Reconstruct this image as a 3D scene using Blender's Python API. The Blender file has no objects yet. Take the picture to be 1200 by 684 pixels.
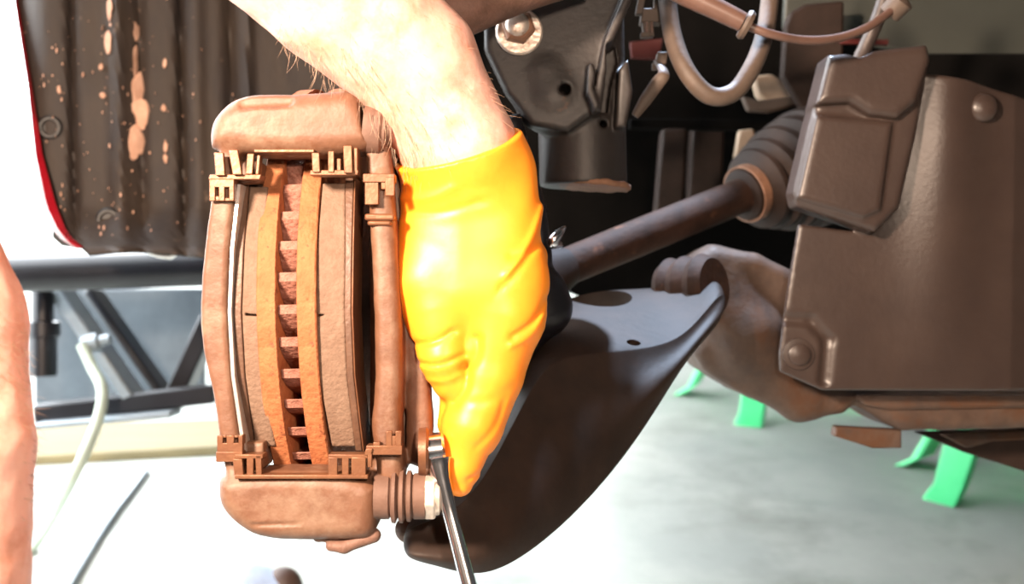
import bpy, bmesh, math, random
import numpy as np
from mathutils import Vector, Matrix, noise as mnoise

random.seed(7)
rng = np.random.default_rng(7)
scene = bpy.context.scene
COL = scene.collection

# ------------------------------------------------------------------ camera
F = 1300.0                      # focal length in pixels of the 1200x684 frame
CX, CY = 600.0, 342.0
PITCH = math.radians(9.0)
CAMH = 0.62
SP, CP = math.sin(PITCH), math.cos(PITCH)
cam_d = bpy.data.cameras.new('camera')
cam = bpy.data.objects.new('camera', cam_d)
COL.objects.link(cam)
cam.location = (0, 0, CAMH)
cam.rotation_euler = (math.pi / 2 - PITCH, 0, 0)
cam_d.sensor_width = 36.0
cam_d.lens = 36.0 * F / 1200.0
cam_d.clip_start = 0.02
cam_d.clip_end = 200
cam_d.dof.use_dof = True
cam_d.dof.focus_distance = 0.56
cam_d.dof.aperture_fstop = 9.0
scene.camera = cam

# ------------------------------------------------------------------ world: overcast white daylight
world = bpy.data.worlds.new('world')
scene.world = world
world.use_nodes = True
bg = world.node_tree.nodes['Background']
bg.inputs['Color'].default_value = (0.91, 0.96, 1.0, 1)
bg.inputs['Strength'].default_value = 13.0

def lamp(name, kind, loc, target, energy, color, **kw):
    l = bpy.data.lights.new(name, kind)
    l.energy = energy
    l.color = color
    for k, v in kw.items():
        setattr(l, k, v)
    o = bpy.data.objects.new(name, l)
    COL.objects.link(o)
    o.location = loc
    dirv = Vector(target) - Vector(loc)
    o.rotation_euler = dirv.to_track_quat('-Z', 'Y').to_euler()
    return o

# mechanic's work lamp, above and to the left of the camera
lamp('work_lamp', 'AREA', (-0.34, 0.06, 0.84), (0.02, 0.56, 0.58), 21.0, (1.0, 0.76, 0.58), shape='DISK', size=0.09)
# small lamp on top of the camera
lamp('camera_lamp', 'AREA', (0.10, -0.02, 0.74), (0.12, 0.7, 0.60), 3.6, (1.0, 0.76, 0.58), shape='DISK', size=0.04)
# added unseen cool spot, standing in for daylight from behind on the suspension
lamp('daylight_spot', 'SPOT', (0.16, 0.98, 1.12), (0.10, 0.72, 0.49), 80.0, (0.60, 0.76, 1.0), spot_size=0.46, spot_blend=0.15, shadow_soft_size=0.02)

vs = scene.view_settings
vs.view_transform = 'Standard'
vs.look = 'None'
vs.gamma = 1.0
vs.use_curve_mapping = False
vs.exposure = 0.0

# ------------------------------------------------------------------ helpers
def srgb(h):
    h = h.lstrip('#')
    out = []
    for i in (0, 2, 4):
        c = int(h[i:i + 2], 16) / 255.0
        out.append(c / 12.92 if c <= 0.04045 else ((c + 0.055) / 1.055) ** 2.4)
    return (out[0], out[1], out[2], 1.0)

def mat(name, c1, c2=None, scale=60.0, rough=0.6, metal=0.0, bump=0.15, bscale=250.0,
        c3=None, s3=40.0, t3=0.6, w3=0.04, rough2=None, sss=0.0, spec=0.5, coat=0.0, m3=None, stretch=None):
    m = bpy.data.materials.new(name)
    m.use_nodes = True
    nt = m.node_tree
    N, L = nt.nodes, nt.links
    b = N['Principled BSDF']
    tc = N.new('ShaderNodeTexCoord')
    vec = tc.outputs['Object']
    if stretch:
        mp = N.new('ShaderNodeMapping')
        mp.inputs['Scale'].default_value = stretch
        L.new(vec, mp.inputs['Vector'])
        vec = mp.outputs['Vector']
    n1 = N.new('ShaderNodeTexNoise')
    n1.inputs['Scale'].default_value = scale
    n1.inputs['Detail'].default_value = 6
    n1.inputs['Roughness'].default_value = 0.65
    L.new(vec, n1.inputs['Vector'])
    rmp = N.new('ShaderNodeValToRGB')
    rmp.color_ramp.elements[0].position = 0.36
    rmp.color_ramp.elements[1].position = 0.66
    rmp.color_ramp.elements[0].color = srgb(c1)
    rmp.color_ramp.elements[1].color = srgb(c2 or c1)
    L.new(n1.outputs['Fac'], rmp.inputs['Fac'])
    colour = rmp.outputs['Color']
    b.inputs['Metallic'].default_value = metal
    b.inputs['Specular IOR Level'].default_value = spec
    b.inputs['Roughness'].default_value = rough
    if coat:
        b.inputs['Coat Weight'].default_value = coat
        b.inputs['Coat Roughness'].default_value = 0.08
    if rough2 is not None:
        mr = N.new('ShaderNodeMapRange')
        mr.inputs['From Min'].default_value = 0.35
        mr.inputs['From Max'].default_value = 0.65
        mr.inputs['To Min'].default_value = rough
        mr.inputs['To Max'].default_value = rough2
        L.new(n1.outputs['Fac'], mr.inputs['Value'])
        L.new(mr.outputs['Result'], b.inputs['Roughness'])
    if c3:
        n3 = N.new('ShaderNodeTexNoise')
        n3.inputs['Scale'].default_value = s3
        n3.inputs['Detail'].default_value = 5
        n3.inputs['Roughness'].default_value = 0.7
        mp3 = N.new('ShaderNodeMapping')
        mp3.inputs['Location'].default_value = (3.7, 1.3, 9.1)
        L.new(vec, mp3.inputs['Vector'])
        L.new(mp3.outputs['Vector'], n3.inputs['Vector'])
        r3 = N.new('ShaderNodeValToRGB')
        r3.color_ramp.elements[0].position = t3 - w3
        r3.color_ramp.elements[1].position = t3 + w3
        L.new(n3.outputs['Fac'], r3.inputs['Fac'])
        mx = N.new('ShaderNodeMix')
        mx.data_type = 'RGBA'
        L.new(r3.outputs['Color'], mx.inputs[0])
        L.new(colour, mx.inputs[6])
        mx.inputs[7].default_value = srgb(c3)
        colour = mx.outputs[2]
    L.new(colour, b.inputs['Base Color'])
    if sss:
        b.inputs['Subsurface Weight'].default_value = sss
        b.inputs['Subsurface Radius'].default_value = (1.0, 0.35, 0.2)
        b.inputs['Subsurface Scale'].default_value = 0.006
    if bump:
        nb = N.new('ShaderNodeTexNoise')
        nb.inputs['Scale'].default_value = bscale
        nb.inputs['Detail'].default_value = 4
        L.new(vec, nb.inputs['Vector'])
        bp = N.new('ShaderNodeBump')
        bp.inputs['Strength'].default_value = bump
        bp.inputs['Distance'].default_value = 0.002
        L.new(nb.outputs['Fac'], bp.inputs['Height'])
        L.new(bp.outputs['Normal'], b.inputs['Normal'])
    return m

def to_world(v):
    v = np.asarray(v, dtype=np.float64).reshape(-1, 3)
    return np.stack([v[:, 0], v[:, 1] * SP + v[:, 2] * CP, CAMH + v[:, 1] * CP - v[:, 2] * SP], axis=1)

def c(px, py, d):
    """point seen at pixel px,py at depth d, in camera-aligned metres (right, up, depth)"""
    return np.array([(px - CX) * d / F, -(py - CY) * d / F, d])

def floor_pt(px, py, z=0.0):
    a = to_world(c(px, py, 1.0))[0]
    o = np.array([0, 0, CAMH])
    dv = a - o
    t = (z - CAMH) / dv[2]
    return o + dv * t

def link(o, parent=None):
    COL.objects.link(o)
    if parent is not None:
        o.parent = parent
    return o

def mesh_world(name, verts, faces, material, parent=None, smooth=True, bevel=0.0, subsurf=0, solid=0.0, segs=2, crease_ang=None):
    me = bpy.data.meshes.new(name)
    me.from_pydata([tuple(map(float, v)) for v in verts], [], [tuple(map(int, f)) for f in faces])
    me.validate()
    bm = bmesh.new()
    bm.from_mesh(me)
    bmesh.ops.recalc_face_normals(bm, faces=bm.faces)
    bm.to_mesh(me)
    bm.free()
    me.materials.append(material)
    o = bpy.data.objects.new(name, me)
    link(o, parent)
    # move the origin to the middle of the piece
    co = np.array([v.co[:] for v in me.vertices])
    ctr = (co.min(0) + co.max(0)) / 2
    me.transform(Matrix.Translation(Vector(-ctr)))
    o.location = ctr
    if solid:
        md = o.modifiers.new('solid', 'SOLIDIFY'); md.thickness = solid; md.offset = 0
    if bevel:
        md = o.modifiers.new('bevel', 'BEVEL'); md.width = bevel; md.segments = segs; md.limit_method = 'ANGLE'; md.angle_limit = math.radians(35)
    if subsurf:
        md = o.modifiers.new('sub', 'SUBSURF'); md.levels = subsurf; md.render_levels = subsurf
    if smooth:
        for p in me.polygons:
            p.use_smooth = True
        if not subsurf:
            try:
                me.set_sharp_from_angle(angle=math.radians(crease_ang or 40))
            except Exception:
                pass
    return o

def mesh(name, verts, faces, material, parent=None, **kw):
    return mesh_world(name, to_world(verts), faces, material, parent, **kw)

def thing(name, label, cat, group=None):
    o = bpy.data.objects.new(name, None)
    o.empty_display_size = 0.02
    link(o)
    return tag(o, label, cat, group)

def tag(o, label=None, cat=None, group=None, kind=None):
    if label: o['label'] = label
    if cat: o['category'] = cat
    if group: o['group'] = group
    if kind: o['kind'] = kind
    return o

def frame_dir(t):
    t = t / (np.linalg.norm(t) + 1e-12)
    a = np.array([0, 0, 1.0]) if abs(t[2]) < 0.9 else np.array([0, 1.0, 0])
    u = np.cross(t, a); u /= np.linalg.norm(u)
    v = np.cross(t, u)
    return t, u, v

def smooth_path(pts, rad, sub):
    pts = [np.asarray(p, float) for p in pts]
    n = len(pts)
    if sub <= 1 or n < 3:
        return pts, list(rad)
    P, R = [], []
    for i in range(n - 1):
        p0 = pts[max(i - 1, 0)]; p1 = pts[i]; p2 = pts[i + 1]; p3 = pts[min(i + 2, n - 1)]
        for k in range(sub):
            t = k / sub
            P.append(0.5 * ((2 * p1) + (-p0 + p2) * t + (2 * p0 - 5 * p1 + 4 * p2 - p3) * t * t + (-p0 + 3 * p1 - 3 * p2 + p3) * t ** 3))
            R.append(rad[i] * (1 - t) + rad[i + 1] * t)
    P.append(pts[-1]); R.append(rad[-1])
    return P, R

def tube_geo(pts, rad, n=14, sub=6, squash=1.0, voff=0):
    if np.isscalar(rad):
        rad = [rad] * len(pts)
    P, R = smooth_path(pts, rad, sub)
    m = len(P)
    V, Fc = [], []
    u_prev = None
    for i in range(m):
        t = P[min(i + 1, m - 1)] - P[max(i - 1, 0)]
        t = t / (np.linalg.norm(t) + 1e-12)
        if u_prev is None:
            _, u, v = frame_dir(t)
        else:
            u = u_prev - t * np.dot(u_prev, t); u /= np.linalg.norm(u)
            v = np.cross(t, u)
        u_prev = u
        for k in range(n):
            a = 2 * math.pi * k / n
            V.append(P[i] + R[i] * (math.cos(a) * u + math.sin(a) * v * squash))
    for i in range(m - 1):
        for k in range(n):
            Fc.append((voff + i * n + k, voff + i * n + (k + 1) % n, voff + (i + 1) * n + (k + 1) % n, voff + (i + 1) * n + k))
    Fc.append(tuple(voff + k for k in range(n))[::-1])
    Fc.append(tuple(voff + (m - 1) * n + k for k in range(n)))
    return V, Fc

def tube(name, pts, rad, material, parent=None, n=14, sub=6, squash=1.0, **kw):
    V, Fc = tube_geo(pts, rad, n, sub, squash)
    return mesh(name, V, Fc, material, parent, **kw)

def lathe(name, o, axis, prof, material, parent=None, n=48, phase=0.0, **kw):
    """prof: list of (t along axis, radius) in metres"""
    t, u, v = frame_dir(np.asarray(axis, float))
    V, Fc = [], []
    for (s, r) in prof:
        for k in range(n):
            a = 2 * math.pi * k / n + phase
            V.append(np.asarray(o) + t * s + r * (math.cos(a) * u + math.sin(a) * v))
    m = len(prof)
    for i in range(m - 1):
        for k in range(n):
            Fc.append((i * n + k, i * n + (k + 1) % n, (i + 1) * n + (k + 1) % n, (i + 1) * n + k))
    Fc.append(tuple(range(n))[::-1])
    Fc.append(tuple((m - 1) * n + k for k in range(n)))
    return mesh(name, V, Fc, material, parent, **kw)

def ring(name, o, axis, prof, material, parent=None, n=200, wob=0.0, **kw):
    """closed profile revolved (annulus)"""
    t, u, v = frame_dir(np.asarray(axis, float))
    V, Fc = [], []
    m = len(prof)
    for k in range(n):
        a = 2 * math.pi * k / n
        for (s, r) in prof:
            rr = r + wob * (mnoise.noise(Vector((math.cos(a) * 20, math.sin(a) * 20, s * 300))))
            V.append(np.asarray(o) + t * s + rr * (math.cos(a) * u + math.sin(a) * v))
    for k in range(n):
        for i in range(m):
            Fc.append((k * m + i, k * m + (i + 1) % m, ((k + 1) % n) * m + (i + 1) % m, ((k + 1) % n) * m + i))
    return mesh(name, V, Fc, material, parent, **kw)

def prism(name, poly, d0, z0, z1, material, parent=None, bevel=1.0, **kw):
    """outline (in px at depth d0) extruded from z0 to z1 px at that depth"""
    s = d0 / F
    n = len(poly)
    V = []
    for z in (z0, z1):
        for (x, y) in poly:
            V.append(((x - CX) * s, -(y - CY) * s, d0 + z * s))
    Fc = [tuple(range(n)), tuple(range(n, 2 * n))[::-1]]
    for i in range(n):
        Fc.append((i, (i + 1) % n, n + (i + 1) % n, n + i))
    return mesh(name, V, Fc, material, parent, bevel=bevel * s, **kw)

def boxes(name, lst, d0, material, parent=None, bevel=0.8, **kw):
    """several slanted plates of ONE folded clip: each (x0,y0,x1,y1,z0,z1[,slant])"""
    s = d0 / F
    V, Fc = [], []
    for b in lst:
        x0, y0, x1, y1, z0, z1 = b[:6]
        sl = b[6] if len(b) > 6 else 0
        q = len(V)
        for z in (z0, z1):
            for (x, y) in ((x0 + sl, y0), (x1 + sl, y0), (x1, y1), (x0, y1)):
                V.append(((x - CX) * s, -(y - CY) * s, d0 + z * s))
        for f in ((0, 1, 2, 3), (7, 6, 5, 4), (0, 4, 5, 1), (1, 5, 6, 2), (2, 6, 7, 3), (3, 7, 4, 0)):
            Fc.append(tuple(q + i for i in f))
    return mesh(name, V, Fc, material, parent, bevel=bevel * s, **kw)

def box_world(name, lo, hi, material, parent=None, bevel=0.0, **kw):
    V = [(x, y, z) for x in (lo[0], hi[0]) for y in (lo[1], hi[1]) for z in (lo[2], hi[2])]
    Fc = [(0, 1, 3, 2), (4, 6, 7, 5), (0, 4, 5, 1), (2, 3, 7, 6), (0, 2, 6, 4), (1, 5, 7, 3)]
    return mesh_world(name, V, Fc, material, parent, bevel=bevel, **kw)

# ---- signed distance modelling: smooth castings, gloved hand, skin
def cap(p1, r1, p2, r2, zs=1.0):
    p1 = np.array(p1, np.float32); p2 = np.array(p2, np.float32)
    def f(X, Y, Z):
        d = p2 - p1; d = d * np.array([1, 1, 1 / zs], np.float32)
        L2 = max(float(np.dot(d, d)), 1e-9)
        ax, ay, az = X - p1[0], Y - p1[1], (Z - p1[2]) / zs
        t = np.clip((ax * d[0] + ay * d[1] + az * d[2]) / L2, 0, 1)
        return np.sqrt((ax - t * d[0]) ** 2 + (ay - t * d[1]) ** 2 + (az - t * d[2]) ** 2) - (r1 + (r2 - r1) * t)
    return f

def poly2(poly):
    P = np.array(poly, np.float32)
    def f(X, Y):
        d = np.full(X.shape, 1e12, np.float32)
        s = np.ones(X.shape, np.float32)
        n = len(P)
        j = n - 1
        for i in range(n):
            e = P[j] - P[i]
            wx, wy = X - P[i][0], Y - P[i][1]
            t = np.clip((wx * e[0] + wy * e[1]) / max(float(e @ e), 1e-9), 0, 1)
            d = np.minimum(d, (wx - e[0] * t) ** 2 + (wy - e[1] * t) ** 2)
            c1 = Y >= P[i][1]; c2 = Y < P[j][1]; c3 = e[0] * wy > e[1] * wx
            flip = (c1 & c2 & c3) | (~c1 & ~c2 & ~c3)
            s = np.where(flip, -s, s)
            j = i
        return s * np.sqrt(d)
    return f

def slab(poly, z0, z1, rd=5.0, zf=None):
    p2f = poly2(poly)
    def f(X, Y, Z):
        zz = Z if zf is None else Z - zf(X, Y)
        x2 = X[:, :, :1]; y2 = Y[:, :, :1]
        d2 = p2f(x2, y2) + rd
        dz = np.abs(zz - (z0 + z1) / 2) - (z1 - z0) / 2 + rd
        d2 = np.broadcast_to(d2, dz.shape)
        return np.minimum(np.maximum(d2, dz), 0) + np.sqrt(np.maximum(d2, 0) ** 2 + np.maximum(dz, 0) ** 2) - rd
    return f

def chaikin(poly, n=2):
    for _ in range(n):
        out = []
        for i in range(len(poly)):
            a, b = poly[i], poly[(i + 1) % len(poly)]
            out.append((a[0] * .75 + b[0] * .25, a[1] * .75 + b[1] * .25)); out.append((a[0] * .25 + b[0] * .75, a[1] * .25 + b[1] * .75))
        poly = out
    return poly

def smin(a, b, k):
    if k <= 0:
        return np.minimum(a, b)
    h = np.clip(0.5 + 0.5 * (b - a) / k, 0, 1)
    return b * (1 - h) + a * h - k * h * (1 - h)

def smax(a, b, k):
    return -smin(-a, -b, k)

def union(fs, k):
    def f(X, Y, Z):
        r = fs[0](X, Y, Z)
        for g in fs[1:]:
            r = smin(r, g(X, Y, Z), k)
        return r
    return f

def minus(f0, fs, k=1.0):
    def f(X, Y, Z):
        r = f0(X, Y, Z)
        for g in fs:
            r = smax(r, -g(X, Y, Z), k)
        return r
    return f

def lumpy(f0, amp, wl, seed=0.0):
    def f(X, Y, Z):
        q = 2 * math.pi / wl
        n = (np.sin(X * q + 1.3 * np.sin(Y * q * 0.7 + seed)) + np.sin(Y * q * 1.13 + 1.7 * np.sin(Z * q * 0.8 + seed * 2)) + np.sin(Z * q * 0.91 + 1.1 * np.sin(X * q * 1.2 + seed * 3))) / 3
        return f0(X, Y, Z) + amp * n
    return f

def nets(D, lo, h):
    """naive surface nets on a numpy grid"""
    S = D < 0
    nx, ny, nz = D.shape
    cs = np.zeros((nx - 1, ny - 1, nz - 1), np.int8)
    for i in (0, 1):
        for j in (0, 1):
            for k in (0, 1):
                cs += S[i:nx - 1 + i, j:ny - 1 + j, k:nz - 1 + k]
    act = (cs > 0) & (cs < 8)
    idx = np.argwhere(act)
    vid = -np.ones(act.shape, np.int64)
    vid[act] = np.arange(len(idx))
    acc = np.zeros((len(idx), 3)); cnt = np.zeros(len(idx))
    for ax in range(3):
        o1, o2 = [a for a in range(3) if a != ax]
        for a in (0, 1):
            for b in (0, 1):
                p = idx.copy(); p[:, o1] += a; p[:, o2] += b
                q = p.copy(); q[:, ax] += 1
                da = D[p[:, 0], p[:, 1], p[:, 2]]; db = D[q[:, 0], q[:, 1], q[:, 2]]
                x = (da < 0) != (db < 0)
                t = np.where(x, da / np.where(x, da - db, 1), 0)
                pt = p.astype(float); pt[:, ax] += t
                acc[x] += pt[x]; cnt[x] += 1
    V = acc / cnt[:, None] * h + np.array(lo)
    quads = []
    for ax in range(3):
        o1, o2 = [a for a in range(3) if a != ax]
        sl_a = [slice(None)] * 3; sl_b = [slice(None)] * 3
        sl_a[ax] = slice(0, -1); sl_b[ax] = slice(1, None)
        x = S[tuple(sl_a)] != S[tuple(sl_b)]
        e = np.argwhere(x)
        ok = (e[:, o1] > 0) & (e[:, o2] > 0) & (e[:, o1] < D.shape[o1] - 1) & (e[:, o2] < D.shape[o2] - 1)
        e = e[ok]
        def g(a, b):
            p = e.copy(); p[:, o1] -= a; p[:, o2] -= b
            return vid[p[:, 0], p[:, 1], p[:, 2]]
        quads.append(np.stack([g(0, 0), g(1, 0), g(1, 1), g(0, 1)], axis=1))
    return V, np.concatenate(quads)

def sdf(name, fn, lo, hi, d0, h, material, parent=None, relax=1):
    """mesh of a distance field given in px at depth d0 (x right, y down, z away)"""
    xs = np.arange(lo[0], hi[0] + h, h, dtype=np.float32)
    ys = np.arange(lo[1], hi[1] + h, h, dtype=np.float32)
    zs = np.arange(lo[2], hi[2] + h, h, dtype=np.float32)
    X, Y, Z = np.meshgrid(xs, ys, zs, indexing='ij')
    D = fn(X, Y, Z).astype(np.float32)
    D[0, :, :] = np.maximum(D[0, :, :], 0.1); D[-1, :, :] = np.maximum(D[-1, :, :], 0.1)
    D[:, 0, :] = np.maximum(D[:, 0, :], 0.1); D[:, -1, :] = np.maximum(D[:, -1, :], 0.1)
    D[:, :, 0] = np.maximum(D[:, :, 0], 0.1); D[:, :, -1] = np.maximum(D[:, :, -1], 0.1)
    V, Q = nets(D, lo, h)
    s = d0 / F
    P = np.stack([(V[:, 0] - CX) * s, -(V[:, 1] - CY) * s, d0 + V[:, 2] * s], axis=1)
    Wd = to_world(P)
    ctr = (Wd.min(0) + Wd.max(0)) / 2
    me = bpy.data.meshes.new(name)
    me.vertices.add(len(Wd)); me.vertices.foreach_set('co', (Wd - ctr).astype(np.float32).ravel())
    me.loops.add(Q.size); me.loops.foreach_set('vertex_index', Q.astype(np.int32).ravel())
    me.polygons.add(len(Q))
    me.polygons.foreach_set('loop_start', np.arange(0, Q.size, 4, dtype=np.int32))
    me.polygons.foreach_set('loop_total', np.full(len(Q), 4, np.int32))
    me.update(calc_edges=True)
    me.validate()
    bm = bmesh.new(); bm.from_mesh(me)
    for _ in range(relax):
        bmesh.ops.smooth_vert(bm, verts=bm.verts, factor=0.5, use_axis_x=True, use_axis_y=True, use_axis_z=True)
    bmesh.ops.recalc_face_normals(bm, faces=bm.faces)
    bm.to_mesh(me); bm.free()
    me.polygons.foreach_set('use_smooth', np.ones(len(me.polygons), bool))
    me.materials.append(material)
    o = bpy.data.objects.new(name, me)
    link(o, parent)
    o.location = ctr
    return o

# ------------------------------------------------------------------ materials
M = {}
M['concrete'] = mat('concrete', '#a4a8a2', '#c2c4bc', 2.2, 0.75, bump=0.2, bscale=60, c3='#92948c', s3=3.0, t3=0.60, w3=0.10)
M['wall'] = mat('painted_wall', '#403f3d', '#484745', 3, 0.8, bump=0.05)
M['cast'] = mat('dusty_cast_iron', '#5f3e2b', '#6f4d39', 70, 0.55, 0.0, 0.12, 420, c3='#7d6452', s3=34, t3=0.60, w3=0.10)
M['cast_dark'] = mat('dark_cast_iron', '#5d4336', '#77574a', 70, 0.65, 0.0, 0.3, 350)
M['rust'] = mat('rotor_rust', '#93532f', '#a0633d', 90, 0.8, 0.0, 0.5, 380, c3='#743f25', s3=160, t3=0.62, w3=0.05)
M['rust_vane'] = mat('vane_rust', '#7d5040', '#96685a', 120, 0.7, 0.0, 0.6, 420, c3='#6d3f30', s3=150, t3=0.58, w3=0.06)
M['friction'] = mat('pad_friction', '#6a5242', '#776050', 160, 0.8, 0.0, 0.4, 500)
M['plate'] = mat('pad_backing_plate', '#553d30', '#664a39', 90, 0.5, 0.1, 0.2, 400)
M['edge_strip'] = mat('painted_edge_light', '#d9d6d2', '#eae8e5', 80, 0.35, 0.7, 0.05, 300)  # near-white colour stands in for light caught on edges
M['clip'] = mat('steel_clip', '#6b4530', '#7a5339', 90, 0.42, 0.35, 0.12, 300)
M['rubber_boot'] = mat('dusty_rubber', '#60463a', '#6e5346', 80, 0.7, 0.0, 0.15, 300)
M['zinc'] = mat('zinc_bolt', '#cdbcae', '#e4d8cc', 110, 0.4, 0.55, 0.25, 300, c3='#9a7762', s3=140, t3=0.63, w3=0.06)
M['chrome'] = mat('chrome', '#d8d8dc', '#e6e6ea', 30, 0.2, 1.0, 0.03, 60)
M['glove'] = mat('orange_rubber_glove', '#ff9024', '#ff982a', 40, 0.42, 0.0, 0.06, 160, sss=0.25)
M['skin'] = mat('skin', '#dfa594', '#e8b8a8', 60, 0.5, 0.0, 0.12, 260, c3='#c98a72', s3=45, t3=0.58, w3=0.12, sss=0.2)
M['hair'] = mat('arm_hair', '#7a5c48', '#a08570', 60, 0.5, bump=0)
M['liner'] = mat('dirty_liner_plastic', '#231c1a', '#31271f', 25, 0.7, 0.0, 0.3, 120, c3='#6d5a4d', s3=45, t3=0.69, w3=0.03, stretch=(1, 1, 0.45))
M['mud'] = mat('dried_mud', '#b98f78', '#d0aa94', 60, 0.9, 0.0, 0.4, 200)
M['red'] = mat('red_car_paint', '#8e101e', '#961322', 30, 0.25, 0.0, 0.0, coat=0.8)
M['darkred'] = mat('dark_red_paint', '#4a1512', '#561a16', 30, 0.5)
M['dark_rod'] = mat('dark_rod_steel', '#3a3230', '#4a403c', 40, 0.45, 0.2)
M['black_plastic'] = mat('black_plastic', '#191818', '#242222', 50, 0.5, 0.0, 0.1, 200)
M['lift_black'] = mat('black_painted_steel', '#15151a', '#1e1e24', 20, 0.35, 0.1, 0.03)
M['lift_grey'] = mat('grey_steel', '#7d868d', '#939ca2', 15, 0.45, 0.4, 0.05)
M['lift_plate'] = mat('dull_steel_plate', '#4c545b', '#5b646b', 12, 0.5, 0.2, 0.05)
M['floor_band'] = mat('tan_band_colour', '#75684a', '#857754', 14, 0.8, 0.0, 0.2, 60, stretch=(0.3, 2, 1))
M['hose_pale'] = mat('pale_hose', '#a9b5a6', '#b6c2b2', 20, 0.5, bump=0.02)
M['strut'] = mat('strut_black_paint', '#262221', '#302a28', 40, 0.5, 0.0, 0.12, 260, c3='#6b4630', s3=45, t3=0.68, w3=0.06)
M['strut_rust'] = mat('rusty_edge', '#7c5a47', '#946c54', 90, 0.7, 0.1, 0.4, 300)
M['arm'] = mat('control_arm_paint', '#2a201b', '#382a23', 30, 0.62, 0.0, 0.12, 200, c3='#80502f', s3=38, t3=0.70, w3=0.02, spec=0.35)
M['subframe'] = mat('subframe_rust', '#44362f', '#59473c', 35, 0.6, 0.0, 0.3, 180, c3='#533827', s3=22, t3=0.58, w3=0.08, spec=0.25)
M['shield'] = mat('splash_shield_plastic', '#352a26', '#3d312c', 18, 0.36, 0.0, 0.08, 300)
M['hose'] = mat('brake_hose_rubber', '#4d4037', '#594a40', 60, 0.6, 0.0, 0.1, 300)
M['cable'] = mat('cable_sleeve', '#5b443b', '#6a5046', 60, 0.4, 0.0, 0.05)
M['axle'] = mat('axle_rust', '#33241d', '#452f25', 60, 0.72, 0.0, 0.3, 220, c3='#6a4634', s3=50, t3=0.66, w3=0.05, spec=0.2)
M['cvboot'] = mat('cv_boot_rubber', '#261b16', '#30231d', 60, 0.65, 0.0, 0.1, 200, spec=0.25)
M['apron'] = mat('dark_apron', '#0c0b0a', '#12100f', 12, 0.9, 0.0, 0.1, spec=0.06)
M['panel'] = mat('grey_green_panel', '#3a3c37', '#42443e', 10, 0.5, 0.0, 0.05)
M['pale'] = mat('pale_bracket', '#a8917b', '#b8a18b', 40, 0.5, 0.1, 0.2)
M['green'] = mat('green_painted_steel', '#52d888', '#60e294', 12, 0.4, 0.0, 0.05)
M['denim'] = mat('pale_blue_cloth', '#9fb0cc', '#b0c0d8', 80, 0.85, 0.0, 0.2)
M['brown'] = mat('dark_brown_leather', '#4a3730', '#5a453c', 40, 0.6, 0.0, 0.1)

# ------------------------------------------------------------------ the setting: a garage bay open to daylight on the left
def struct(o):
    o['kind'] = 'structure'
    return o
fl = struct(box_world('floor', (-14, -6, -0.12), (6, 16, 0.0), M['concrete'], smooth=False))
struct(box_world('ceiling', (-1.2, -2.2, 2.7), (3.2, 7.2, 2.8), M['wall'], smooth=False))
struct(box_world('left_light_block', (-1.3, -2.2, 0.0), (-1.2, 0.62, 2.7), M['wall'], smooth=False))  # unseen wall added to cut the daylight from the left
struct(box_world('wall_right', (3.2, -2.2, 0.0), (3.3, 7.2, 2.7), M['wall'], smooth=False))
struct(box_world('wall_back', (-1.2, 7.2, 0.0), (3.3, 7.3, 2.7), M['wall'], smooth=False))
struct(box_world('wall_front', (-1.2, -2.3, 0.0), (3.3, -2.2, 2.7), M['wall'], smooth=False))

# ------------------------------------------------------------------ brake rotor
D0 = 0.52
TH = math.radians(-2.5)
AX = np.array([math.cos(TH), -0.0, math.sin(TH)])          # outboard -> inboard
UP = np.array([-0.024, 1.0, 0.0]); UP /= np.linalg.norm(UP)
AX = AX - UP * np.dot(AX, UP); AX /= np.linalg.norm(AX)
RD = np.array([AX[2], 0, -AX[0]]); RD = RD - UP * np.dot(RD, UP); RD /= np.linalg.norm(RD)
RR = 0.126
HUB = c(335.5, 368, D0 - 0.001) - RD * RR
rotor = thing('brake_rotor', 'rust-orange vented brake rotor seen edge-on between the two pads', 'brake rotor')
ri = 0.076
ring('outer_plate', HUB, AX, [(-0.0142, ri), (-0.0142, RR - 0.0006), (-0.0136, RR), (-0.0054, RR), (-0.0050, RR - 0.0005), (-0.0050, ri)], M['rust'], rotor, wob=0.0005)
ring('inner_plate', HUB, AX, [(0.0048, ri), (0.0048, RR - 0.0005), (0.0052, RR), (0.0134, RR), (0.014, RR - 0.0006), (0.014, ri)], M['rust'], rotor, wob=0.0005)
lathe('hub_hat', HUB, AX, [(-0.045, 0.03), (-0.045, 0.064), (-0.043, 0.066), (-0.012, 0.068), (-0.010, 0.078), (0.010, 0.078), (0.012, 0.07), (0.04, 0.05), (0.04, 0.0)], M['cast_dark'], rotor, n=64)
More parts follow.
